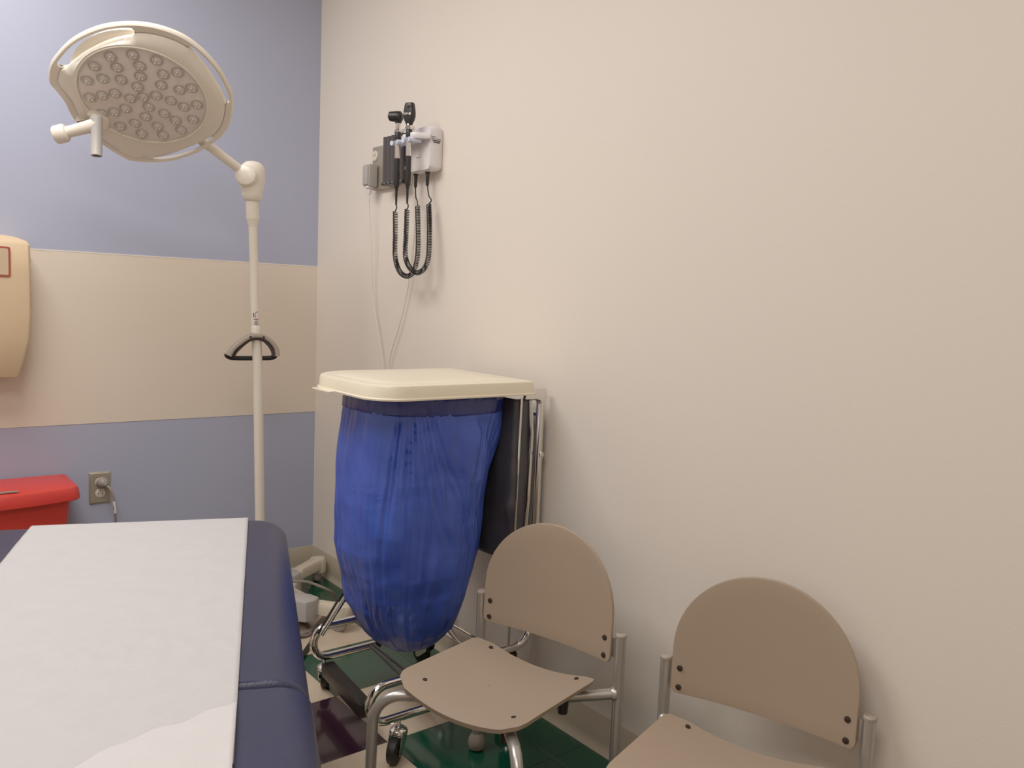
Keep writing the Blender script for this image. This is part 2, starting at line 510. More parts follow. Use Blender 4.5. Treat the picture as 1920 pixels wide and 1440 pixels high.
# dark vinyl back panel with a returned edge, softly wrinkled
b = B()
path = [(-.112, -1.065)]+[(-.112, -1.065-(1.478-1.065)*k/40) for k in range(1, 41)]+[(-.106, -1.484), (-.095, -1.486), (-.08, -1.486), (-.062, -1.484)]
NZ = 46; vs = []
for i, (x, y) in enumerate(path):
    col = []
    for k in range(NZ+1):
        z = .452+(.905-.452)*k/NZ
        p = V(x*1.0, y, z)
        n1 = noise.noise(V(x*5, y*9, z*6))*.010+noise.noise(V(x*9+3, y*26, z*20))*.004
        d = n1
        # one sharp crumple like in the photo
        q = math.hypot((y+1.47)*1.0, (z-.60)*.8); d -= .012*math.exp(-(q/.022)**2)
        col.append(b.verts.new((x+d, y+(d*.6 if i > 40 else 0), z)))
    vs.append(col)
for i in range(len(vs)-1):
    for k in range(NZ):
        b.faces.new((vs[i][k], vs[i+1][k], vs[i+1][k+1], vs[i][k+1]))
pn = obj('back_panel', b, M['charcoal'], hp, ang=80)
md = pn.modifiers.new('solid', 'SOLIDIFY'); md.thickness = .0016
# shelf: flat strap and thin rods between the two side frames
for xx in (-.162, ):
    b = B(); bxr(b, xx-.024, xx+.024, YF_-.004, YB+.004, .1935, .1975, .001); obj('shelf_strap', b, M['chrome'], hp)
b = B(); tube(b, [(-.128, YF_, .1965), (-.124, YB, .1965)], .0045, 10); obj('shelf_rod', b, M['chrome'], hp)
for xa, xb in ((-.357, -.310), (-.323, -.298)):
    b = B(); tube(b, [(xa, YF_, .114), (xb, YB, .114)], .0045, 10); obj('shelf_rod', b, M['charcoal'], hp)
# foot pedal
b = B(); bxr(b, -.019, .019, -.145, .145, -.02, .018, .004, 2, Matrix.Translation((-.466, -1.222, .081)) @ Matrix.Rotation(R(-5.5), 4, 'Z') @ Matrix.Rotation(R(0), 4, 'Y'))
for k in range(7):
    bxr(b, -.016+k*.0050, -.014+k*.0050, -.137, .137, .0172, .0190, 0, 1, Matrix.Translation((-.466, -1.222, .081)) @ Matrix.Rotation(R(-5.5), 4, 'Z'))
obj('foot_pedal', b, M['black'], hp)
# slanting chrome arm on the far side
b = B(); tube(b, [(-.480, -1.092, .19), (-.414, -1.092, .278), (-.28, -1.092, .44)], .0068, 12); obj('lift_arm', b, M['chrome'], hp)
b = B(); tube(b, [(-.500, -1.110, .205), (-.440, -1.110, .290), (-.30, -1.110, .46)], .0035, 10); obj('lift_arm', b, M['black'], hp)
# casters
def caster(x, y, zt, rot):
    """x,y: stem position; wheel trails to one side"""
    Mx = Matrix.Translation((x, y, 0)) @ Matrix.Rotation(rot, 4, 'Z')
    b = B()
    lathe(b, [(.0048, .0), (.0048, zt-.074)], (0, 0, .074), (0, 0, 1), 12)
    lathe(b, [(.022, .0), (.0235, .003), (.022, .010), (.013, .0165), (.006, .018)], (0, 0, .0685), (0, 0, 1), 22)
    for s in (-1, 1):
        out = [(-.019, .0715), (.018, .0715), (.034, .040), (.036, .026), (.028, .0215), (.018, .026), (-.012, .050)]
        vs0 = [b.verts.new((p[0], s*.0165, p[1])) for p in out]; vs1 = [b.verts.new((p[0], s*.0182, p[1])) for p in out]
        b.faces.new(vs0); b.faces.new(vs1[::-1])
        for k in range(len(out)): b.faces.new((vs0[k], vs0[(k+1) % len(out)], vs1[(k+1) % len(out)], vs1[k]))
    bxr(b, -.019, .019, -.018, .018, .0675, .0705, .001)
    b.transform(Mx)
    c = obj('caster', b, M['chrome'], hp)
    b = B(); lathe(b, [(.012, -.0125), (.026, -.0125), (.031, -.010), (.0325, -.004), (.0325, .004), (.031, .010), (.026, .0125), (.012, .0125)], (.026, 0, .033), (0, 1, 0), 30)
    lathe(b, [(.005, -.018), (.005, .018)], (.026, 0, .033), (0, 1, 0), 12)
    b.transform(Mx)
    obj('wheel', b, M['rubber'], c)
    return c
caster(-.455, YF_, .10, R(218))
caster(-.450, YB+.01, .10, R(60))
for yy in (YF_, YB):
    b = B(); bxr(b, -.120, -.085, yy-.012, yy+.012, .098, .196, .003); obj('caster_bracket', b, M['black'], hp)
caster(-.10, YF_, .10, R(205)); caster(-.10, YB, .10, R(100))

# blue bag: its own thing, hung from the hoop
prof = [(0.912, -0.275, .207, .19), (0.902, -0.275, .207, .19), (0.881, -0.278, .209, .192), (0.832, -0.283, .209, .195), (0.79, -0.29, .207, .197), (0.749, -0.299, .201, .198),
        (0.693, -0.309, .193, .2), (0.622, -0.316, .189, .195), (0.55, -0.318, .186, .19), (0.492, -0.32, .183, .186), (0.435, -0.324, .171, .182),
        (0.374, -0.325, .158, .167), (0.326, -0.323, .149, .149), (0.285, -0.316, .134, .13), (0.250, -0.308, .122, .112), (0.222, -0.303, .104, .09), (0.200, -.300, .078, .066), (.188, -.299, .045, .04), (.183, -.299, .012, .012)]
def interp(z):
    for (a, c) in zip(prof, prof[1:]):
        if c[0] <= z <= a[0]:
            t = (a[0]-z)/(a[0]-c[0]); return [a[k]+(c[k]-a[k])*t for k in range(1, 4)]
    return list((prof[0] if z > prof[0][0] else prof[-1])[1:])
b = B(); NA = 420; NR = 190; rings = []
PLEATS = []
rp = random.Random(11)
for q in range(11):      # gathers fanning down from the front of the rim
    PLEATS.append((-.84+.052*q+rp.uniform(-.012, .012), -.25+.24*q+rp.uniform(-.1, .1), .868, .868-rp.uniform(.22, .46), .013+.005*rp.random(), .0042+.0018*rp.random()))
for q in range(6):       # short folds pulled to the right corner
    PLEATS.append((.12+.09*q, 3.6-.25*q, .872-.006*q, .76-.02*q, .05, .006))
for q in range(4):
    PLEATS.append((-.10+.16*q, 1.3+.25*q, .74-.02*q, .50, .045, .006))
for q in range(12):      # fine vertical pleats low on the left side
    PLEATS.append((-2.25+.075*q+rp.uniform(-.02, .02), .30+rp.uniform(-.1, .1), .66+rp.uniform(-.08, .06), .23, .011, .0030))
for q in range(7):
    PLEATS.append((-1.3+.30*q+rp.uniform(-.08, .08), rp.uniform(-.4, .6), .36, .19, .05, .006))
ztop = .895
for i in range(NR+1):
    t = i/NR
    z = ztop-(ztop-.183)*(1-(1-t)**1.35)
    cx, hx, hy = interp(z); e = 2.6 if z > .35 else 2.2+.4*max(0, (z-.2)/.15)
    ring = []
    fz = (z-.2)/.7
    for k in range(NA):
        a = 2*PI*k/NA; c, s = math.cos(a), math.sin(a)
        x = hx*math.copysign(abs(c)**(2/e), c); y = hy*math.copysign(abs(s)**(2/e), s)
        # folds: vertical pleats, stronger left side and near the hoop; crumples at the bottom
        sway = a*1.0+.10*math.sin(3*fz+a*2)
        pl = noise.noise(V(math.cos(sway)*9, math.sin(sway)*9, fz*1.3))*.004
        pl += noise.noise(V(math.cos(sway+.25*fz)*26, math.sin(sway+.25*fz)*26, fz*1.8+7))*.0024*(.55+.9*fz*fz+ (1.1*max(0, .35-fz)))
        cr = noise.noise(V(x*11, y*11, z*9))*.010*(1.1-.8*fz)+noise.noise(V(x*34, y*34, z*30))*.0035*max(0, 1-1.6*fz)
        # deep diagonal swags from the front right corner under the lid
        ad = (a-(-PI/2)+PI) % (2*PI)-PI
        dd = 0
        for (a0, slope, zt_, zb_, wd, am) in PLEATS:
            if zb_ < z < zt_+.01:
                t_ = (zt_-z); ce = a0+slope*t_; w = wd*(1+3.0*t_); q = (ad-ce)/w
                if abs(q) < 3: dd -= am*math.exp(-q*q)*min(1, max(0, (t_+.01)/.03))*min(1, (z-zb_)/(.5*(zt_-zb_)))
        amp = min(1, (ztop-z)/.05+.10) * min(1, (z-.18)/.03+.1)
        f = 1+((pl+cr+dd)*amp)/max(.08, math.hypot(x, y))
        ring.append(V(cx+x*f, -1.285+y*f, z))
    rings.append(ring)
loft(b, rings, cap=(False, True))
bag = obj('hamper_bag', b, M['bag'], None, ang=80, origin=(-.3, -1.285, .183))
tag(bag, 'full blue plastic bag hanging in the hamper stand under the cream lid', 'bag')
b = B(); rings = []
for i, (z, o) in enumerate(((.9225, -.012), (.9215, .001), (.905, .003), (.893, .0045), (.882, .003), (.874, .0025), (.869, .0012), (.867, -.003))):
    ring = []
    cx, hx, hy = interp(min(z, .90))
    for k in range(NA):
        a = 2*PI*k/NA; c, s = math.cos(a), math.sin(a)
        x = (hx+o)*math.copysign(abs(c)**(2/2.6), c); y = (hy+o)*math.copysign(abs(s)**(2/2.6), s)
        w = noise.noise(V(c*14, s*14, z*60))*.0022+noise.noise(V(c*5, s*5, z*20))*.003
        f = 1+w/.2
        ring.append(V(cx+x*f+.3, y*f, z-.183))
    rings.append(ring)
loft(b, rings, cap=(False, False))
cuff = obj('rolled_cuff', b, M['bag_dark'], bag, local=True, ang=80)

# ------------------------------------------------------------------ exam table
phi = R(20.9)
tz = .60
# local frame: x across (to photo right), y towards far end; far right corner of cushion
TR = Matrix.Translation((-.70, -1.215, 0)) @ Matrix.Rotation(-phi, 4, 'Z')
tb = thing('exam_table', 'navy vinyl exam table with padded cushions covered by white paper', 'exam table', (-1.35, -2.1, 0), -phi)
Wd = .66; Ln = 1.5; thk = .13
def cushion(y0, y1, x0, x1, z0, z1, re, corner, far):
    """rounded pad in the table frame; far=+1 rounds the far end, -1 the near end, the hinge end stays square"""
    b = B(); rings = []
    def outl(d):
        dh = min(d*.18, .010)
        Y1 = y1-(d if far > 0 else dh); Y0 = y0+(d if far < 0 else dh); X0, X1 = x0+d, x1-d; o = []
        for sx, sy, a0 in ((1, 1, 0), (-1, 1, 90), (-1, -1, 180), (1, -1, 270)):
            r_ = max(corner-d, .006) if sy == far else .010
            for k in range(8):
                a = R(a0+90*k/7); o.append(((X1 if sx > 0 else X0)-sx*r_+r_*math.cos(a), (Y1 if sy > 0 else Y0)-sy*r_+r_*math.sin(a)))
        return o
    rb = .03
    for k in range(6):
        a = PI/2*k/5; rings.append([V(p[0], p[1], z0+rb*(1-math.cos(a))) for p in outl(rb*(1-math.sin(a)))])
    for k in range(10):
        a = PI/2*k/9; rings.append([V(p[0], p[1], z1-re*.8*(1-math.sin(a))) for p in outl(re*(1-math.cos(a))) ])
    rings.append([V(p[0], p[1], z1+.002) for p in outl(re+.06)])
    rings.append([V(p[0], p[1], z1+.003) for p in outl(re+.12)])
    loft(b, rings); b.transform(TR); return b
back_len = .955
cu = obj('back_cushion', cushion(-back_len, 0, -Wd, .050, tz-thk, tz, .055, .085, 1), M['vinyl'], tb, ang=50)
cu2 = obj('seat_cushion', cushion(-back_len-.62, -back_len-.003, -Wd, .052, tz-thk, tz-.002, .05, .07, -1), M['vinyl'], tb, ang=50)
b = B(); bxr(b, -Wd+.03, -.03, -back_len-.02, -back_len+.014, tz-.11, tz-.04, .004); b.transform(TR); obj('hinge_gusset', b, M['vinyl_dark'], tb)
b = B(); bxr(b, -Wd+.06, -.10, -1.45, -.12, tz-thk-.03, tz-thk+.004, .004); b.transform(TR); obj('deck', b, M['table_steel'], tb)
b = B(); bxr(b, -Wd+.10, -.14, -1.30, -.30, .03, tz-thk-.028, .02); bxr(b, -Wd+.07, -.11, -1.36, -.24, 0, .035, .008); b.transform(TR); obj('pedestal', b, M['table_steel'], tb)

# paper: draped sheet, world corners found along table top
b = B()
def bil(A, Bq, C, D, u, v): return (A*(1-u)+Bq*u)*(1-v)+(D*(1-u)+C*u)*v
pFL, pFR = V(-1.190, -1.036), V(-.7285, -1.176)          # far left, far right on z=.604
pNL, pNR = V(-1.60, -2.20), V(-1.169, -2.29)
NU, NV = 60, 110; g = {}
for i in range(NU+1):
    for j in range(NV+1):
        u, v = i/NU, j/NV
        p = bil(pFL, pFR, pNR, pNL, u, v)
        z = tz+.0055
        h = noise.noise(V(p.x*7, p.y*7, 1))*.0022+noise.noise(V(p.x*22, p.y*22, 5))*.0010
        band = math.exp(-((v-.68)/.05)**2)
        h += band*noise.noise(V(p.x*60, p.y*40, 3))*.004
        # curl down over the far end
        loc = TR.inverted() @ V(p.x, p.y, 0)
        if loc.y > -.045: z -= .0006+(loc.y+.045)**2*7
        z += abs(h)*(1 if loc.y < -.03 else .3)
        g[i, j] = b.verts.new((p.x, p.y, z))
for i in range(NU):
    for j in range(NV):
        b.faces.new((g[i, j], g[i+1, j], g[i+1, j+1], g[i, j+1]))
# overhanging flap at the far end
dn = (TR.to_3x3() @ V(0, 1, 0)).normalized()
prev = [g[i, 0] for i in range(NU+1)]
for (dy, dz) in ((.006, -.010), (.010, -.03), (.012, -.07)):
    cur = [b.verts.new(g[i, 0].co+dn*dy+V(0, 0, dz)) for i in range(NU+1)]
    for i in range(NU): b.faces.new((prev[i], prev[i+1], cur[i+1], cur[i]))
    prev = cur
pp = obj('exam_table_paper', b, M['paper'], None, ang=80, origin=(-1.17, -1.7, tz+.005))
tag(pp, 'long white crinkled paper sheet covering the navy exam table', 'paper')
md = pp.modifiers.new('solid', 'SOLIDIFY'); md.thickness = .0006
# second, smoother layer with torn edge near the camera
b = B(); g = {}
NU, NV = 60, 40
def torn(u): # torn edge height in v of near sheet
    return 0.02*math.sin(u*9)+.012*math.sin(u*23+1)+(.05 if u > .72 else .0)*1
A, Bq = V(-1.56, -2.02), V(-1.136, -2.17)
A = V(-1.487, -2.178); Bq = V(-1.118, -2.162)
C_, D_ = V(-1.172, -2.292), V(-1.60, -2.42)
C_ = V(-1.21, -2.39)
for i in range(NU+1):
    for j in range(NV+1):
        u, v = i/NU, j/NV
        q = bil(A, Bq, C_, D_, u, v)
        s = .5+.5*math.tanh((u-.60)*9)
        off = (1-v)*(-.045*(1-s)+.010+.006*math.sin(u*14)+.004*math.sin(u*37))
        w = V(q.x, q.y)+V(-.34, -.94)*(-off)
        h = abs(noise.noise(V(w.x*9, w.y*9, 9)))*.0012
        g[i, j] = b.verts.new((w.x, w.y, tz+.0095+h+.003*min(1, v*5)))
for i in range(NU):
    for j in range(NV): b.faces.new((g[i, j], g[i+1, j], g[i+1, j+1], g[i, j+1]))
p2 = obj('exam_paper_sheet', b, M['paper2'], None, ang=80, origin=(-1.3, -2.25, tz+.008))
tag(p2, 'brighter smooth paper piece with torn edge on the table at the photo bottom', 'paper')
md = p2.modifiers.new('solid', 'SOLIDIFY'); md.thickness = .0006

# ------------------------------------------------------------------ exam lamp
lp = thing('exam_lamp', 'cream mobile surgical exam light with round multi-LED head on a floor pole', 'medical lamp', (-.410, -.40, 0))
C0 = V(-.821, -.555, 1.716); N = V(-.2511, -.5328, -.8081).normalized(); U = V(.9637, -.2161, -.157).normalized(); VV = -N.cross(U)
if VV.z < 0: VV = -VV
U = U.normalized(); VV = (VV-N*VV.dot(N)-U*VV.dot(U)).normalized()
def LH(u, v, w=0): return C0+U*u+VV*v+N*w
OFF = -.03
def ring_pts(a0, a1, r, n):
    return [(r*math.cos(R(a0+(a1-a0)*k/n)), r*math.sin(R(a0+(a1-a0)*k/n))) for k in range(n+1)]
# outer silhouette in (u,v), measured round the head
sil = [(-.250, -.045), (-.247, .005), (-.230, .054), (-.205, .105), (-.172, .150), (-.130, .191), (-.083, .221), (-.042, .238), (-.002, .247), (.040, .248), (.080, .241),
       (.120, .222), (.155, .197), (.188, .165), (.216, .126), (.236, .092), (.247, .050), (.252, .008), (.252, -.035), (.242, -.080), (.226, -.115), (.207, -.150), (.180, -.188), (.149, -.221),
       (.124, -.244), (.095, -.264), (.068, -.278), (.040, -.288), (.010, -.296), (-.012, -.298), (-.045, -.285), (-.088, -.260), (-.130, -.224), (-.172, -.187), (-.190, -.155), (-.205, -.120), (-.225, -.090), (-.243, -.068)]
sil3 = catmull([V(u, v, 0) for u, v in sil], 4, closed=True)
silA = sorted([(math.atan2(p.y, p.x) % (2*PI), p.length) for p in sil3])
def rs(a):
    a = a % (2*PI)
    for (a0, r0), (a1, r1) in zip(silA, silA[1:]+[(silA[0][0]+2*PI, silA[0][1])]):
        if a0 <= a <= a1: return r0+(r1-r0)*(a-a0)/max(a1-a0, 1e-9)
    return silA[0][1]
slots = [(103, 178, .198, .218, 'w'), (12, 68, .212, .236, 'n'), (-80, -24, .222, .243, 'n')]
# body: annulus grid with slot holes left out
NA2 = 300
def rin(a): return .176
def slot_at(deg):
    for (a0, a1, r0, r1, k) in slots:
        d = (deg-a0) % 360
        if d < (a1-a0):
            t = d/(a1-a0)
            return t, r0, r1
    return None
def section(a):
    """radii: inner, slot in, slot out, outer"""
    deg = math.degrees(a) % 360
    ro = rs(a); s = slot_at(deg)
    # width of the cut-out blends smoothly between the wide and the narrow handles
    dw = min(abs((deg-140+180) % 360-180)/75, 1); wide = .021+.015*(.5+.5*math.cos(PI*dw))
    m = ro-.0125-wide/2
    if s:
        t, _, _ = s
        hgt = min(1, t/.05, (1-t)/.05); hgt = math.sqrt(max(0, 1-(1-hgt)**2)) if hgt < 1 else 1
        taper = 1 if (103 <= deg <= 178) else math.sin(PI*t)**.35
        so = m+wide/2*hgt; si = so-wide*taper*hgt if hgt == 1 else m-(wide*taper-wide/2)*hgt
        return min(si, so), so, hgt
    return m, m, 0
b = B()
def add_surface(w_top, w_bot):
    cols = []
    for k in range(NA2):
        a = 2*PI*k/NA2; c, s = math.cos(a), math.sin(a); ri = .176; ro = rs(a); si, so, h = section(a)
        P = lambda r, w: b.verts.new(LH(r*c, r*s, w))
        cols.append(dict(k=k, h=h,
            inner=[P(ri, -.034), P(ri, -.010), P(ri+.003, -.006), P(ri+.008, -.006), P((ri+.008+si)/2, -.012), P(si-.004, -.020), P(si, -.025), P(si, -.036), P(si-.004, -.041), P((ri+si)/2, -.046), P(ri, -.046)],
            outer=[P(so, -.036), P(so, -.025), P(so+.004, -.024), P(max(so+.0075, ro-.005), -.023), P(ro-.001, -.027), P(ro, -.033), P(ro-.002, -.039), P(max(so+.006, ro-.006), -.042), P(so+.003, -.040)]))
    for A, D in zip(cols, cols[1:]+cols[:1]):
        op = A['h'] > .01 and D['h'] > .01
        I0, I1 = A['inner'], D['inner']; O0, O1 = A['outer'], D['outer']
        rngI = list(range(len(I0)))
        for q in range(len(I0)):
            q2 = (q+1) % len(I0)
            if q in (6, 7) and not op and False: continue
            b.faces.new((I0[q], I0[q2], I1[q2], I1[q]))
        for q in range(len(O0)):
            q2 = (q+1) % len(O0)
            b.faces.new((O0[q], O0[q2], O1[q2], O1[q]))
        if not op:
            b.faces.new((I0[6], O0[1], O1[1], I1[6])); b.faces.new((I0[7], I1[7], O1[0], O0[0]))
        else:
            pass
add_surface(0, 0)
head = obj('lamp_head', b, M['cream'], lp, ang=40)
# rear dome
b = B(); lathe(b, [(.186, .0), (.20, .004), (.192, .022), (.165, .040), (.11, .052), (.03, .056), (.001, .056)], LH(0, 0, -.044), -N, 60); obj('rear_shell', b, M['cream'], head)
# lens plate
b = B(); lathe(b, [(.001, -.0105), (.17, -.0105), (.1765, -.0125), (.1765, -.03)], LH(0, 0, 0), N, 72); obj('lens_plate', b, M['lens_back'], head)
b = B(); tube(b, [LH(.1775*math.cos(2*PI*k/90), .1775*math.sin(2*PI*k/90), -.0065) for k in range(90)], .0028, 8, closed=True); obj('lens_bezel', b, M['cream'], head)
leds = []
for (r, n, ph) in ((.149, 15, 11), (.113, 11, 3), (.076, 8, 12), (.038, 4, 30)):
    for k in range(n):
        leds.append((r*math.cos(R(ph+360*k/n)), r*math.sin(R(ph+360*k/n))))
leds.append((0, 0))
for (u, v) in leds:
    if (u+.1135)**2+(v+.143)**2 < .028**2: continue
    b = B(); o = LH(u, v, -.0108)
    lathe(b, [(.0190, 0), (.0190, .0016), (.0178, .0024), (.0160, .0022), (.0135, .0010), (.0130, .0008)], o, N, 24, cap=False)
    n1 = len(b.faces)
    lathe(b, [(.0138, .0006), (.0130, .004), (.0104, .0070), (.006, .0090), (.0001, .0098)], o, N, 20)
    n2 = len(b.faces)
    for q in range(3):
        a = R(90+120*q+20); lathe(b, [(.0022, .0075), (.0018, .0110), (.0001, .0117)], o+(U*math.cos(a)+VV*math.sin(a))*.0058, N, 8)
    b.faces.ensure_lookup_table()
    for i, f_ in enumerate(b.faces): f_.material_index = 0 if i < n1 else (1 if i < n2 else 2)
    obj('led_lens', b, [M['led_ring'], M['led_dome'], M['led_chip']], head)
# lug that carries the sterile handle, handle tube, focus knob
hb_ = V(-.941, -.534, 1.640)
hu = (hb_-C0).dot(U); hv = (hb_-C0).dot(VV)
b = B()
ang0 = math.atan2(-.143, -.1135)
out = []
for k in range(13): a = ang0+R(-90+180*k/12)+PI; out.append((-.1135+.036*math.cos(a), -.140+.036*math.sin(a)))
ca, sa = math.cos(ang0), math.sin(ang0)
for ss in (-.036, .036): out.append((.228*ca-ss*sa*-1, .228*sa-ss*ca))
slab(b, out, lambda u, v: LH(u, v, -.030), lambda u, v: LH(u, v, .004), .004)
obj('handle_lug', b, M['cream'], head)
b = B(); p0 = V(-.9405, -.528, 1.650); p1 = V(-.945, -.543, 1.537); ax = (p1-p0).normalized(); ln = (p1-p0).length
lathe(b, [(.0165, 0), (.0165, .01), (.0155, .03), (.0150, ln-.004), (.0155, ln-.003), (.0155, ln), (.0118, ln+.0005), (.0112, ln-.03), (.0001, ln-.031)], p0, ax, 26)
sh = obj('sterile_handle', b, M['grey_plastic'], head)
b = B(); lathe(b, [(.0110, ln-.004), (.0108, ln-.028), (.0001, ln-.0285)], p0, ax, 22, cap=False)
b.free()
b = B(); lathe(b, [(.0113, ln-.0295), (.0112, ln-.0035)], p0, ax, 22, cap=False); obj('handle_bore', b, M['black'], head)
b = B(); k0 = V(-.955, -.518, 1.622); k1 = V(-1.033, -.470, 1.592); ax = (k1-k0).normalized(); ln = (k1-k0).length
lathe(b, [(.020, -.02), (.0185, .0), (.0165, ln-.045), (.0165, ln-.03), (.0225, ln-.028), (.0265, ln-.022), (.0265, ln+.001), (.024, ln+.006), (.018, ln+.008), (.0001, ln+.009)], k0, ax, 30)
obj('focus_knob', b, M['cream'], head)
# raised reading line details on the rim
for a0, a1 in ((-12, 8), ):
    pass
# arm from head to joint
PY = -.40
J = V(-.434, PY, 1.548)
b = B(); aend = V(-.645, -.446, 1.6585); tube(b, [aend, aend.lerp(J, .5), J+V(-.006, 0, .004)], .0152, 18); arm = obj('swing_arm', b, M['cream'], lp)
b = B(); lathe(b, [(.017, 0), (.021, .006), (.021, .02), (.016, .03)], aend-(J-aend).normalized()*.015, (J-aend).normalized(), 20); obj('arm_collar', b, M['cream'], arm)
# joint housing: tall rounded knuckle on the pole
b = B(); rings = []
for (z, rx, ry, cx) in ((1.470, .023, .023, .004), (1.478, .031, .030, .004), (1.492, .035, .034, .003), (1.507, .036, .035, .003), (1.520, .041, .036, .002), (1.552, .043, .036, .003), (1.575, .042, .035, .004), (1.592, .036, .031, .005), (1.602, .024, .022, .005), (1.606, .004, .004, .005)):
    rings.append([V(J.x+cx+rx*math.cos(2*PI*k/28), J.y+ry*math.sin(2*PI*k/28), z) for k in range(28)])
loft(b, rings); jt = obj('joint_housing', b, M['cream'], lp, ang=50)
b = B(); dcap = V(-.55, -.78, .12).normalized()
lathe(b, [(.036, .0), (.037, .012), (.0355, .0125), (.0355, .0145), (.036, .015), (.033, .021), (.022, .026), (.0001, .027)], J+dcap*.020+V(-.010, 0, 0), dcap, 30); obj('joint_cap', b, M['cream'], jt)
# pole sections, slightly leaning
b = B(); tube(b, [(-.4315, PY, 1.480), (-.430, PY, 1.45), (-.428, PY, 1.412)], .0218, 22)
tube(b, [(-.428, PY, 1.414), (-.4275, PY, 1.40), (-.427, PY, 1.385)], lambda t: .0218-.007*t, 22)
obj('pole_sleeve', b, M['cream'], lp)
b = B(); tube(b, catmull([(-.4275, PY, 1.40), (-.425, PY, 1.32), (-.422, PY, 1.25), (-.418, PY, 1.12), (-.4125, PY, 1.025)], 6), .0146, 20); up = obj('upper_pole', b, M['cream'], lp)
b = B(); tube(b, [(-.4125, PY, 1.035), (-.404, PY, .88), (-.392, PY, .365), (-.390, PY, .10)], .0168, 22); low = obj('lower_pole', b, M['cream'], lp)
b = B(); lathe(b, [(.0150, 0), (.0164, .0015), (.0164, .024), (.0150, .026)], (-.4130, PY, 1.022), (-.03, 0, 1), 22); obj('pole_collar', b, M['cream'], up)
def pole_x(z): return -.4125-.054*(z-1.025)
BASE_A = math.atan2(-2.82, -1.10)
def pole_patch(m, zc, h, w0, w1, par, name):
    b = B(); vs = []; n = 6
    for zz in (zc-h/2, zc+h/2):
        vs.append([b.verts.new((pole_x(zz)+.01495*math.cos(BASE_A+R(w0+(w1-w0)*k/n)), PY+.01495*math.sin(BASE_A+R(w0+(w1-w0)*k/n)), zz)) for k in range(n+1)])
    for k in range(n): b.faces.new((vs[0][k], vs[0][k+1], vs[1][k+1], vs[1][k]))
    return obj(name, b, m, par)
pole_patch(M['card'], 1.071, .044, -30, 46, up, 'warning_sticker')
def on_pole(m, strokes, r=.0154):
    b = B()
    for (d0, z0, d1, z1, w) in strokes:
        pts = []
        for t in (0, .5, 1):
            zz = z0+(z1-z0)*t-.010; a = BASE_A+R(d0+(d1-d0)*t)
            pts.append((pole_x(zz)+r*math.cos(a), PY+r*math.sin(a), zz))
        tube(b, pts, w, 5)
    return obj('sticker_print', b, m, up)
on_pole(M['ink'], [(-22, 1.102, -20, 1.094, .0016), (-20, 1.094, -27, 1.087, .0009), (-20, 1.094, -12, 1.088, .0009), (-28, 1.098, -12, 1.096, .0008),
                   (-2, 1.086, 6, 1.086, .0006), (4, 1.086, 2, 1.098, .0006), (2, 1.098, 8, 1.105, .0006), (8, 1.105, 22, 1.107, .0006), (22, 1.107, 30, 1.104, .0007)])
on_pole(M['ink_red'], [(-24, 1.0800, 36, 1.0800, .0016)], .0150)
on_pole(M['ink_grey'], [(-10-4*k, 1.0745-.0032*k, 24+3*k, 1.0745-.0032*k, .0010) for k in range(5)], .0151)
# push handle: grey arch with dark grip bar
hx, hy, hz = -.413, PY, 1.018
dirx = V(.985, -.17, 0); diry = V(-.17, -.985, 0)
def sc(x, z): return V(x*.80, 0, z*.92)
arch = catmull([sc(-.116, -.080), sc(-.100, -.055), sc(-.066, -.028), sc(-.030, -.008), sc(0, -.004), sc(.030, -.008), sc(.060, -.026), sc(.082, -.052), sc(.088, -.080)], 5)
def ribbon(bm, pts, w, t, yoff=0):
    rings = []
    for i, p in enumerate(pts):
        q = pts[min(i+1, len(pts)-1)]-pts[max(i-1, 0)]; q = V(q.x, 0, q.z).normalized(); nn = V(-q.z, 0, q.x)
        ring = []
        for (a, c) in rrect(w, t, min(w, t)*.35, 3):
            ring.append(V(hx, hy, hz)+dirx*(p.x+nn.x*a)+diry*(c+yoff)+V(0, 0, p.z+nn.z*a))
        rings.append(ring)
    loft(bm, rings)
b = B(); ribbon(b, arch, .015, .040, .012)
hd = obj('push_handle', b, M['handle_grey'], lp, ang=50)
b = B(); inner = [V(p.x*.86, 0, p.z-.0115) for p in arch[2:-2]]
ribbon(b, inner, .008, .030, .008); obj('handle_rib', b, M['ink'], hd, ang=50)
b = B(); bar = catmull([sc(-.120, -.076), sc(-.110, -.088), sc(-.08, -.092), sc(0, -.092), sc(.064, -.091), sc(.084, -.086), sc(.092, -.076)], 5)
ribbon(b, bar, .015, .028, -.018)
obj('handle_grip', b, M['rubber'], hd, ang=50)
b = B(); lathe(b, [(.0172, -.011), (.020, -.009), (.0205, 0), (.020, .007), (.0172, .009)], (hx, hy, hz-.005), (0, 0, 1), 22); obj('handle_clamp', b, M['handle_grey'], hd)
for sx in (-.024, .020):
    b = B(); lathe(b, [(.0042, 0), (.0042, .003), (.002, .0035)], V(hx, hy, hz)+dirx*sx+diry*.031+V(0, 0, -.0085), diry, 12); obj('handle_screw', b, M['dark_hole'], hd)
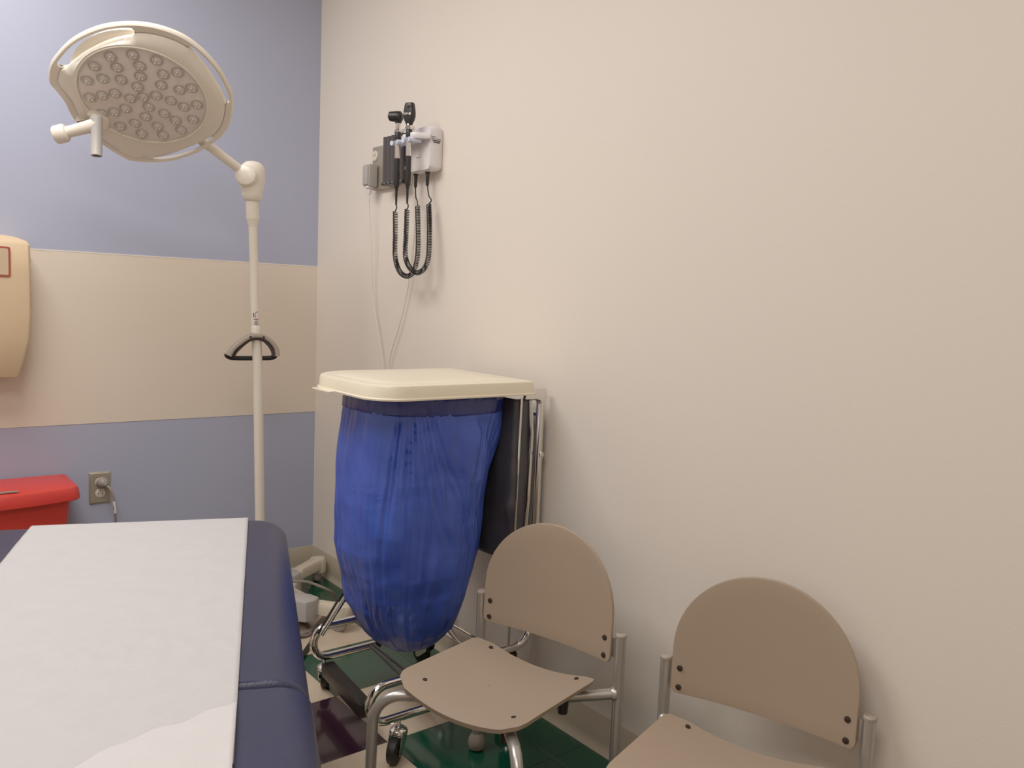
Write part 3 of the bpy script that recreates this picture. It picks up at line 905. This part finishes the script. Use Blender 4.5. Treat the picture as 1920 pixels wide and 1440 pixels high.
# star base: cream legs with concave webs, grey weight cover on top
bc = V(-.410, PY, 0)
legs = [(34, .47), (-54, .385), (-126, .40), (178, .40), (106, .34)]
def star(tip_w, web_r, L_of, rot, z, shrink=0):
    o = []
    n = len(legs)
    for i, (a, L_) in enumerate(legs):
        d = V(math.cos(R(a+rot)), math.sin(R(a+rot)), 0); q = V(-d.y, d.x, 0); L1 = L_of(L_); w = tip_w-shrink
        o += [bc+d*(L1*.62)+q*(w*.80), bc+d*(L1-.05)+q*w, bc+d*(L1-.01-shrink)+q*w*.8, bc+d*(L1-shrink)+q*w*.3, bc+d*(L1-shrink)-q*w*.3, bc+d*(L1-.01-shrink)-q*w*.8, bc+d*(L1-.05)-q*w, bc+d*(L1*.62)-q*(w*.80)]
        a2 = legs[(i+1) % n][0]+rot
        gap = (a-(a2-rot)-rot+rot) 
        a2n = legs[(i+1) % n][0]
        while a2n > a: a2n -= 360
        mid = R((a+a2n)/2+rot)
        for dd, rr in ((.22, 1.12), (0, 1.0), (-.22, 1.12)):
            o.append(bc+V(math.cos(mid+dd), math.sin(mid+dd), 0)*(web_r-shrink)*rr)
    return [V(p.x, p.y, z) for p in o]
Lf = lambda L_: L_
b = B(); loft(b, [star(.026, .135, Lf, 0, .052, .006), star(.029, .145, Lf, 0, .056), star(.029, .145, Lf, 0, .084), star(.027, .142, Lf, 0, .093, .004), star(.020, .135, Lf, 0, .097, .012)])
obj('base_legs', b, M['cream2'], lp, ang=40)
for a, L_ in legs:
    d = V(math.cos(R(a)), math.sin(R(a)), 0); q = V(-d.y, d.x, 0)
    b = B(); lathe(b, [(.016, -.012), (.0255, -.010), (.0265, 0), (.0255, .010), (.016, .012)], bc+d*(L_-.045)+V(0, 0, .0268), q, 20)
    lathe(b, [(.006, 0), (.006, .03)], bc+d*(L_-.045)+V(0, 0, .03), (0, 0, 1), 10)
    obj('caster', b, M['grey_plastic'], lp)
    b = B(); lathe(b, [(.030, .036), (.034, .040), (.034, .085), (.029, .094), (.018, .0975), (.0001, .098)], bc+d*(L_-.038), (0, 0, 1), 24)
    obj('caster_housing', b, M['cream2'], lp)
Lg = lambda L_: .22 if L_ > .45 else min(L_*.70, .285)
b = B(); loft(b, [star(.044, .120, Lg, -9, .045), star(.044, .120, Lg, -9, .106), star(.043, .119, Lg, -9, .113, .002), star(.040, .115, Lg, -9, .117, .008)])
obj('base_cover', b, M['grey_plastic'], lp, ang=30)
b = B(); lathe(b, [(.060, 0), (.055, .012), (.032, .045), (.022, .060)], (-.390, PY, .116), (0, 0, 1), 26); obj('hub_boss', b, M['cream2'], lp)
b = B(); tube(b, catmull([(-.40, -.42, .14), (-.31, -.487, .140), (-.267, -.526, .142), (-.245, -.590, .140), (-.205, -.60, .115), (-.16, -.54, .06), (-.130, -.47, .010), (-.15, -.43, .009)], 8), .0048, 10)
obj('lamp_cord', b, M['cable'], lp, ang=80)

# grey cable on the floor + black cable
b = B(); tube(b, catmull([(-.15, -.47, .009), (-.204, -.542, .0085), (-.239, -.585, .0085), (-.289, -.632, .0085), (-.33, -.652, .0085), (-.40, -.66, .0085), (-.50, -.62, .0085), (-.62, -.5, .0085)], 8), .0075, 10)
o = obj('floor_cable', b, M['cable'], None, ang=80, origin=(-.33, -.65, 0)); tag(o, 'thick grey-brown cable lying on the tan floor tile beside the exam table', 'cable')
b = B(); tube(b, catmull([(-.40, -.52, .006), (-.32, -.51, .006), (-.292, -.545, .006), (-.284, -.585, .006), (-.302, -.640, .006), (-.33, -.668, .006), (-.40, -.66, .022), (-.50, -.66, .006)], 8), .0055, 10)
o = obj('floor_cable', b, M['cable'], None, ang=80, origin=(-.30, -.6, 0)); tag(o, 'thin grey cable looped into a bend on the floor right beside the exam table edge', 'cable')
b = B(); tube(b, catmull([(-.262, -.62, .0085), (-.314, -.699, .0085), (-.41, -.812, .0085), (-.50, -.92, .0085), (-.62, -.95, .0085)], 8), .0078, 10)
o = obj('floor_cable', b, M['rubber'], None, ang=80, origin=(-.4, -.8, 0)); tag(o, 'black cable running straight across the floor from hamper base to exam table', 'cable')

# ------------------------------------------------------------------ wall instruments
# junction/outlet plate
pl = thing('wall_outlet_plate', 'tall grey metal outlet plate with round white socket beside the dark tubes', 'outlet', (0, -.545, 1.62))
b = B(); bxr(b, -.018, 0, -.610, -.480, 1.548, 1.700, .003); obj('cover_plate', b, M['steel'], pl)
for zz in (1.668, 1.590):
    b = B(); lathe(b, [(.019, 0), (.019, .0025), (.0175, .004)], (-.0178, -.500, zz), (-1, 0, 0), 24); rc = obj('socket', b, M['recept'], pl)
    b = B()
    for (dy, dz, h) in ((-.006, .002, .009), (.006, .002, .007)): bxr(b, -.0224, -.0210, -.500+dy-.001, -.500+dy+.001, zz+dz-h/2, zz+dz+h/2)
    obj('socket_slots', b, M['ink'], rc)
# power adapter
pa = thing('power_adapter', 'grey box power adapter plugged in at the left of the instrument wall plate', 'adapter', (-.02, -.5, 1.6))
b = B(); bxr(b, -.056, -.0225, -.530, -.484, 1.556, 1.634, .005); bxr(b, -.061, -.054, -.525, -.489, 1.562, 1.628, .002); obj('adapter_body', b, M['grey_plastic'], pa)
b = B(); lathe(b, [(.015, 0), (.015, .006), (.012, .008)], (-.042, -.508, 1.557), (0, 0, -1), 16); lathe(b, [(.009, 0), (.0075, .016), (.0035, .024)], (-.042, -.508, 1.551), (0, 0, -1), 16); obj('strain_relief', b, M['white_plastic'], pa)
b = B(); tube(b, catmull([(-.042, -.508, 1.530), (-.040, -.503, 1.48), (-.03, -.508, 1.35), (-.02, -.513, 1.157), (-.016, -.575, .97), (-.014, -.615, .80), (-.014, -.632, .70), (-.014, -.65, .80), (-.014, -.63, .93),
                          (-.014, -.700, 1.08), (-.014, -.745, 1.2), (-.016, -.775, 1.33), (-.022, -.790, 1.45), (-.03, -.795, 1.545), (-.03, -.795, 1.58)], 10), .0022, 8)
obj('adapter_cord', b, M['white_cable'], pa, ang=80)

# specula dispenser: row of smoked tubes
sd = thing('specula_dispenser', 'dark grey ribbed tube specula dispenser mounted on the wall left of the instruments', 'dispenser', (0, -.68, 1.54))
b = B(); bxr(b, -.012, 0, -.735, -.606, 1.552, 1.745, .003); cb = obj('card_back', b, M['card'], sd)
b = B()
for k in range(6): bxr(b, -.0128, -.0118, -.700+ (k % 3)*.006, -.640-(k % 2)*.008, 1.737-.0042*k-.0008, 1.737-.0042*k+.0006)
obj('card_print', b, M['ink_grey'], cb)
for k in range(5):
    y = -.622-.027*k; x = -.040
    b = B(); lathe(b, [(.0128, 0), (.0128, .156)], (x, y, 1.558), (0, 0, 1), 18)
    bxr(b, x, -.012, y-.005, y+.005, 1.56, 1.712)
    tb_ = obj('specula_tube', b, M['smoke'], sd)
    b = B(); lathe(b, [(.0125, 0), (.0168, .001), (.0172, .005), (.0150, .010)], (x, y, 1.549), (0, 0, 1), 18); obj('tube_collar', b, M['black'], tb_)

# wall transformer with cradles
wt = thing('wall_transformer', 'white wall mounted diagnostic instrument transformer with two bluish holder cradles', 'medical device', (0, -.86, 1.57))
b = B()
# body outline in (y,z)
outl = [(-.918, 1.592), (-.918, 1.640), (-.918, 1.695), (-.912, 1.712), (-.895, 1.719), (-.84, 1.720), (-.790, 1.716), (-.772, 1.708), (-.765, 1.690), (-.765, 1.655), (-.760, 1.61), (-.755, 1.592), (-.765, 1.580), (-.79, 1.575), (-.87, 1.575), (-.903, 1.576), (-.914, 1.582)]
o2 = catmull([V(0, y, z) for y, z in outl], 3, closed=True)
o2 = [(p.y, p.z) for p in o2]
slab(b, o2, lambda y, z: V(0, y, z), lambda y, z: V(-.048-(.012 if z < 1.66 else 0)*0, y, z), .006)
wb = obj('housing', b, M['white_plastic'], wt, ang=45)
# shallow recess frame on the front
b = B(); r2 = rrect(.110, .074, .016, 5, -.838, 1.620); slab(b, r2, lambda y, z: V(-.047, y, z), lambda y, z: V(-.0488, y, z), .001); obj('recess_panel', b, M['card'], wb)
b = B(); bxr(b, -.0496, -.0485, -.858, -.832, 1.6205, 1.6220); obj('recess_mark', b, M['ink_grey'], wb)
# canopy arm reaching forward with two forks
b = B(); out = [(-.046, -.912), (-.046, -.765), (-.075, -.760), (-.088, -.770), (-.094, -.790), (-.082, -.798), (-.080, -.806), (-.094, -.815), (-.100, -.835), (-.086, -.848), (-.086, -.868), (-.100, -.876), (-.094, -.892), (-.075, -.906)]
oo = catmull([V(x, y, 0) for x, y in out], 3, closed=True); oo = [(p.x, p.y) for p in oo]
slab(b, oo, lambda x, y: V(x, y, 1.672), lambda x, y: V(x, y, 1.690), .003); obj('canopy', b, M['white_plastic'], wb, ang=45)
def cradle(y, x, nm='cradle'):
    b = B()
    pts = [(x+.030, y+.021, 1.668), (x+.004, y+.021, 1.668), (x-.012, y+.018, 1.668)]
    tube(b, catmull(pts, 4), .0075, 12)
    pts = [(x+.030, y-.021, 1.668), (x+.004, y-.021, 1.668), (x-.012, y-.018, 1.668)]
    tube(b, catmull(pts, 4), .0075, 12)
    tube(b, catmull([(x+.024, y-.021, 1.668), (x+.020, y, 1.668), (x+.024, y+.021, 1.668)], 4), .0075, 12)
    return obj(nm, b, M['cradle'], wb, ang=60)
HY1, HY2, HX = -.790, -.860, -.095
cradle(HY1+.002, HX); cradle(HY2, HX)
# printing on housing
b = B()
for k, (y0, y1, h) in enumerate(((-.044, -.030, .0018), (-.043, -.010, .0016), (-.041, -.012, .0040), (-.038, -.014, .0040))):
    z = 1.680-.0055*k-.003*(y1-y0)
    n = 7 if k > 1 else 4
    for q in range(n):
        a = y0+(y1-y0)*q/n; c = a+(y1-y0)/n*.72
        bxr(b, min(a, c), max(a, c), -.9192, -.9172, z-h/2, z+h/2)
obj('housing_print', b, M['ink'], wb)
# connectors under the housing
for yy in (-.802, -.875):
    b = B(); lathe(b, [(.0085, 0), (.0085, .003), (.0062, .006), (.0052, .04), (.0030, .045)], (-.03, yy, 1.5745), (0, 0, -1), 16); obj('cord_plug', b, M['black'], wb)

def coil(bm, axis_path, r, tr, pitch, seg=5, per=12):
    P = axis_path; L = [0]
    for a, c in zip(P, P[1:]): L.append(L[-1]+(c-a).length)
    tot = L[-1]; turns = tot/pitch; n = int(turns*per); pts = []
    up = None; idx = 0
    for k in range(n+1):
        s = tot*k/n
        while idx < len(P)-2 and L[idx+1] < s: idx += 1
        t = (s-L[idx])/max(L[idx+1]-L[idx], 1e-9); p = P[idx].lerp(P[idx+1], min(t, 1)); d = (P[idx+1]-P[idx]).normalized()
        if up is None: up = d.orthogonal().normalized()
        up = (up-d*up.dot(d)).normalized(); w = d.cross(up); a = 2*PI*k/per
        pts.append(p+(up*math.cos(a)+w*math.sin(a))*r)
    tube(bm, pts, tr, seg)

def instrument(name, label, hy, ztop_handle, cord_axis, lead0, lead1, kind):
    t = thing(name, label, 'medical instrument', (HX, hy, 1.5))
    # handle: collar, chrome band, black grip, tapered strain relief
    zt = ztop_handle
    b = B(); lathe(b, [(.0098, 0), (.0105, .003), (.0105, .022), (.0098, .024)], (HX, hy, zt-.024), (0, 0, 1), 22); obj('handle_collar', b, M['black'], t)
    b = B(); lathe(b, [(.0085, 0), (.0090, .002), (.0090, .060)], (HX, hy, zt-.083), (0, 0, 1), 22); obj('chrome_sleeve', b, M['chrome'], t)
    b = B(); lathe(b, [(.0001, -.150), (.0024, -.150), (.0030, -.149), (.0045, -.105), (.0062, -.096), (.0086, -.088), (.0094, -.080), (.0094, 0), (.0086, .001)], (HX, hy, zt-.083), (0, 0, 1), 22); obj('handle_grip', b, M['black'], t)
    hz = zt
    b = B(); lathe(b, [(.0088, 0), (.0125, .001), (.0130, .004), (.0115, .007), (.0085, .010), (.0085, .030), (.0095, .034)] if kind == 'oto' else [(.0088, 0), (.0120, .001), (.0138, .005), (.0120, .009), (.0095, .012), (.0085, .018)], (HX, hy, hz), (0, 0, 1), 22); obj('chrome_neck', b, M['chrome'], t)
    b = B()
    if kind == 'oto':
        rings = []
        for (x, rr, zc, rz) in ((.0265, .012, .053, .012), (.026, .0145, .053, .0150), (.012, .0160, .052, .0168), (0, .0165, .052, .0175), (-.012, .0150, .052, .0170), (-.016, .0125, .051, .0135), (-.019, .009, .051, .009)):
            rings.append([V(HX, hy, hz)+V(-.62*(x+.004), .78*(x+.004), zc)+V(.78*rr*math.cos(a), .62*rr*math.cos(a), rz*math.sin(a)) for a in [2*PI*k/20 for k in range(20)]])
        loft(b, rings)
        lathe(b, [(.0095, 0), (.0125, .008)], (HX, hy, hz+.030), (0, 0, 1), 18)
        head = obj('otoscope_head', b, M['black'], t, ang=50)
        b = B(); lathe(b, [(.0125, 0), (.009, .003), (.007, .003)], V(HX, hy, hz+.053)+V(-.019, .0237, 0), V(-.62, .78, 0), 18); obj('eyepiece', b, M['rubber'], head)
    else:
        rings = []
        for (z, w, d) in ((.014, .009, .009), (.020, .011, .010), (.030, .0165, .0125), (.042, .0200, .0135), (.056, .0200, .0135), (.070, .0175, .0130), (.080, .0160, .0120), (.084, .0135, .010)):
            rings.append([V(HX+p[1]*.8-p[0]*.35, hy+p[0]*.92+p[1]*.3, hz+z) for p in rrect(2*w, 2*d, min(w, d)*.6, 4)])
        loft(b, rings); head = obj('ophthalmoscope_head', b, M['black'], t, ang=50)
        # brow rest slot and printed mark on the face turned to the room
        f = V(-.72, -.62, 0).normalized(); s = V(-f.y, f.x, 0)
        c = V(HX, hy, hz)
        def on(bm, u0, u1, z0, z1, dep):
            Mx = Matrix.Translation(c) @ Matrix(((s.x, f.x, 0, 0), (s.y, f.y, 0, 0), (0, 0, 1, 0), (0, 0, 0, 1)))
            bxr(bm, u0, u1, dep-.0007, dep, z0, z1, 0, 1, Mx)
        b = B(); on(b, -.010, .011, .070, .0755, .0162); obj('slot', b, M['ink'], head)
        b = B(); on(b, -.0015 if 0 else .002, .0085, .0445, .0510, .0158)
        b2 = b; obj('print_mark', b2, M['card'], head)
        b = B()
        for q in range(4): on(b, -.0125+q*.0034, -.0105+q*.0034, .0465+.0006*(q % 2), .0505, .0158)
        on(b, -.0125, -.003, .0447, .0453, .0158)
        obj('print_mark', b, M['card'], head)
    b = B(); tube(b, catmull(lead0, 6), .0021, 8); coil(b, cord_axis, .0074, .0017, .0053); tube(b, catmull(lead1, 6), .0021, 8)
    obj('coiled_cord', b, M['rubber'], t, ang=80)
    return t
# path points (x,y,z) for the two coiled cords
ax1 = catmull([V(-.090, -.777, 1.447), V(-.090, -.781, 1.38), V(-.090, -.784, 1.302), V(-.085, -.806, 1.252), V(-.072, -.836, 1.236), V(-.058, -.853, 1.256), V(-.045, -.852, 1.306), V(-.040, -.843, 1.38), V(-.037, -.830, 1.468)], 8)
instrument('otoscope', 'black otoscope with short barrel head hanging in the left cradle, coiled cord below', HY1, 1.700,
           ax1, [(HX, HY1, 1.470), (-.092, -.789, 1.460), (-.090, -.780, 1.452), (-.090, -.777, 1.447)], [(-.037, -.830, 1.468), (-.034, -.822, 1.485), (-.030, -.806, 1.50), (-.03, -.802, 1.535)], 'oto')
ax2 = catmull([V(-.095, -.860, 1.449), V(-.095, -.859, 1.38), V(-.095, -.858, 1.302), V(-.090, -.880, 1.262), V(-.076, -.904, 1.247), V(-.062, -.925, 1.264), V(-.050, -.927, 1.304), V(-.042, -.915, 1.39), V(-.036, -.897, 1.470)], 8)
instrument('ophthalmoscope', 'black ophthalmoscope with tall flat head hanging in the right cradle, coiled cord below', HY2, 1.700,
           ax2, [(HX, HY2, 1.475), (-.095, -.864, 1.466), (-.095, -.867, 1.458), (-.095, -.860, 1.449)], [(-.036, -.897, 1.470), (-.032, -.905, 1.482), (-.030, -.885, 1.50), (-.03, -.875, 1.535)], 'oph')

# ------------------------------------------------------------------ left wall things
# outlet with plug
op = thing('wall_outlet', 'brushed steel outlet plate on the lower blue wall right of the red bin', 'outlet', (-.83, 0, .44))
b = B()
ringsP = [[V(x, -y_, z) for x, z in rrect(w, h, .003, 3, -.830, .4395)] for (w, h, y_) in ((.072, .116, 0), (.072, .116, .003), (.062, .104, .0062), (.05, .09, .0066))]
loft(b, ringsP); obj('cover_plate', b, M['steel'], op, ang=20)
for zz in (.4605, .4205):
    b = B(); lathe(b, [(.0165, 0), (.0165, .002), (.0150, .003)], (-.830, -.0064, zz), (0, -1, 0), 26); rc = obj('socket', b, M['recept'], op)
    b = B()
    for dx, h in ((-.0062, .008), (.0062, .0065)): bxr(b, -.830+dx-.001, -.830+dx+.001, -.0104, -.0092, zz-h/2, zz+h/2)
    lathe(b, [(.0022, 0), (.0022, .0008)], (-.830, -.0094, zz+.009), (0, -1, 0), 10)
    obj('socket_slots', b, M['ink'], rc)
pg = thing('power_plug', 'round grey plug in the upper socket with cord dropping behind the exam table', 'plug', (-.825, -.02, .46))
b = B(); lathe(b, [(.016, 0), (.0195, .002), (.0195, .012), (.015, .026), (.010, .030), (.0065, .032), (.0065, .038)], (-.828, -.0100, .463), (.35, -1, -.25), 26); obj('plug_body', b, M['plug_grey'], pg)
b = B(); tube(b, catmull([(-.814, -.046, .452), (-.806, -.058, .440), (-.798, -.062, .415), (-.797, -.062, .398)], 5), .0042, 10); obj('strain_relief', b, M['plug_grey'], pg)
b = B(); tube(b, [(-.797, -.062, .399), (-.795, -.062, .377), (-.793, -.062, .355)], .0046, 10); tagm = obj('cord_tag', b, M['card'], pg)
b = B(); tube(b, [(-.7995, -.0660, .382), (-.7985, -.0662, .366)], .0011, 6); obj('tag_print', b, M['ink_red'], tagm)
b = B(); tube(b, catmull([(-.793, -.062, .357), (-.792, -.062, .32), (-.79, -.062, .2), (-.78, -.07, .06), (-.74, -.10, .012), (-.62, -.18, .008), (-.5, -.28, .008)], 7), .0040, 10); obj('power_cord', b, M['cable'], pg, ang=80)

# red bin: tapered body with bowed front, overhanging lid
rb = thing('waste_bin', 'red plastic medical waste bin with lipped lid by the lower blue wall', 'bin', (-1.16, -.16, 0))
def bow(x0, x1, yb, yf, bul, rc, d=0, n=9):
    o = []
    x0 += d; x1 -= d; yb -= d; yf += d
    # start back right, go to back left, front left, bowed front, front right
    o.append((x1, yb)); o.append((x0, yb))
    for k in range(n+1):
        a = R(180+90*k/n); o.append((x0+rc+rc*math.cos(a), yf+rc+rc*math.sin(a)))
    for k in range(1, 20):
        t = k/20; o.append((x0+rc+(x1-x0-2*rc)*t, yf-bul*math.sin(PI*t)))
    for k in range(n+1):
        a = R(270+90*k/n); o.append((x1-rc+rc*math.cos(a), yf+rc+rc*math.sin(a)))
    return o
b = B()
loft(b, [[V(x, y, z) for x, y in bow(-1.365+ins, -.962-ins, -.035, -.232+ins, .03, .03)] for z, ins in ((.0, .05), (.004, .047), (.25, .020), (.468, .0))])
obj('bin_body', b, M['red'], rb, ang=30)
b = B()
loft(b, [[V(x, y, z) for x, y in bow(-1.390, -.938, -.012, -.250, .032, .045, d)] for z, d in ((.463, .004), (.459, 0), (.462, -.003), (.470, -.003), (.492, .0), (.501, .004), (.505, .012), (.5065, .018), (.5045, .021), (.5060, .025), (.511, .05))])
bl = obj('bin_lid', b, M['red'], rb, ang=30)
b = B(); bxr(b, -1.20, -1.118, -.262, -.246, .5085, .512, .001); obj('lid_slot', b, M['steel'], bl)

# paper towel dispenser (mostly out of frame to the left)
pd = thing('paper_towel_dispenser', 'tan plastic wall dispenser with red bordered window at the left photo edge', 'dispenser', (-1.21, -.11, .86))
b = B(); rings = []
prof_d = [(.856, -1.092, .085), (.858, -1.088, .11), (.90, -1.078, .125), (.98, -1.060, .135), (1.06, -1.0555, .140), (1.20, -1.055, .140), (1.285, -1.055, .135), (1.298, -1.062, .125), (1.310, -1.095, .105), (1.314, -1.12, .09)]
for z, xr, dep in prof_d:
    xl = -2.42-xr
    rings.append([V(xr, 0, z), V(xl, 0, z)]+[V(xl+.01*(1-math.cos(R(90*k/4))), -dep+.018*(1-math.sin(R(90*k/4))), z) for k in range(5)]+
                 [V(xr-.01*(1-math.sin(R(90*k/4))), -dep+.018*(1-math.cos(R(90*k/4))), z) for k in range(5)])
loft(b, rings); body = obj('dispenser_body', b, M['tan_plastic'], pd, ang=35)
b = B(); slab(b, rrect(.20, .095, .006, 3, -1.213, 1.228), lambda x, z: V(x, -.1395, z), lambda x, z: V(x, -.1425, z)); wf = obj('window_border', b, M['red_mark'], body)
b = B(); slab(b, rrect(.188, .083, .004, 3, -1.213, 1.228), lambda x, z: V(x, -.142, z), lambda x, z: V(x, -.1434, z)); obj('window_pane', b, M['window_grey'], wf)
b = B()
for k in range(5): bxr(b, -1.056, -1.0475, -.075, -.045, 1.238-.0365*k-.012, 1.238-.0365*k+.006, .001)
obj('side_vents', b, M['tan_plastic'], body)
b = B()
for k in range(5): bxr(b, -1.0478, -1.0466, -.072, -.060, 1.238-.0365*k-.004, 1.238-.0365*k+.004)
obj('vent_slots', b, M['ink'], body)

# ------------------------------------------------------------------ lights
def area(name, loc, sx, sy, power, col=(1, .967, .935), rot=(0, 0, 0)):
    l = bpy.data.lights.new(name, 'AREA'); l.shape = 'RECTANGLE'; l.size = sx; l.size_y = sy; l.energy = power; l.color = col
    o = bpy.data.objects.new(name, l); COL.objects.link(o); o.location = loc; o.rotation_euler = rot
    return o
area('ceiling_light', (-1.45, -.95, 2.58), .9, 1.3, 33)
area('ceiling_light', (-1.7, -2.9, 2.58), .9, 1.3, 22)  # unseen lamp for front fill
w = bpy.data.worlds.new('World'); S.world = w; w.use_nodes = True
w.node_tree.nodes['Background'].inputs['Color'].default_value = (1, .96, .93, 1)
w.node_tree.nodes['Background'].inputs['Strength'].default_value = .3

# ------------------------------------------------------------------ camera
yaw, pit, rol = R(38.450), R(5.6624), R(2.3078)
f = V(math.sin(yaw)*math.cos(pit), math.cos(yaw)*math.cos(pit), -math.sin(pit))
r = V(math.cos(yaw), -math.sin(yaw), 0); u = r.cross(f)
r2 = r*math.cos(rol)+u*math.sin(rol); u2 = -r*math.sin(rol)+u*math.cos(rol)
cam = bpy.data.cameras.new('camera'); co = bpy.data.objects.new('camera', cam); COL.objects.link(co)
m = Matrix((r2, u2, -f)).transposed().to_4x4(); m.translation = V(-1.50864, -3.22225, 1.16707)
co.matrix_world = m
cam.sensor_width = 36; cam.sensor_fit = 'HORIZONTAL'; cam.lens = 36*1559.44/1920; cam.clip_start = .02
S.camera = co
S.view_settings.view_transform = 'Standard'
S.view_settings.look = 'None'
S.view_settings.exposure = 0
S.view_settings.gamma = 1.18
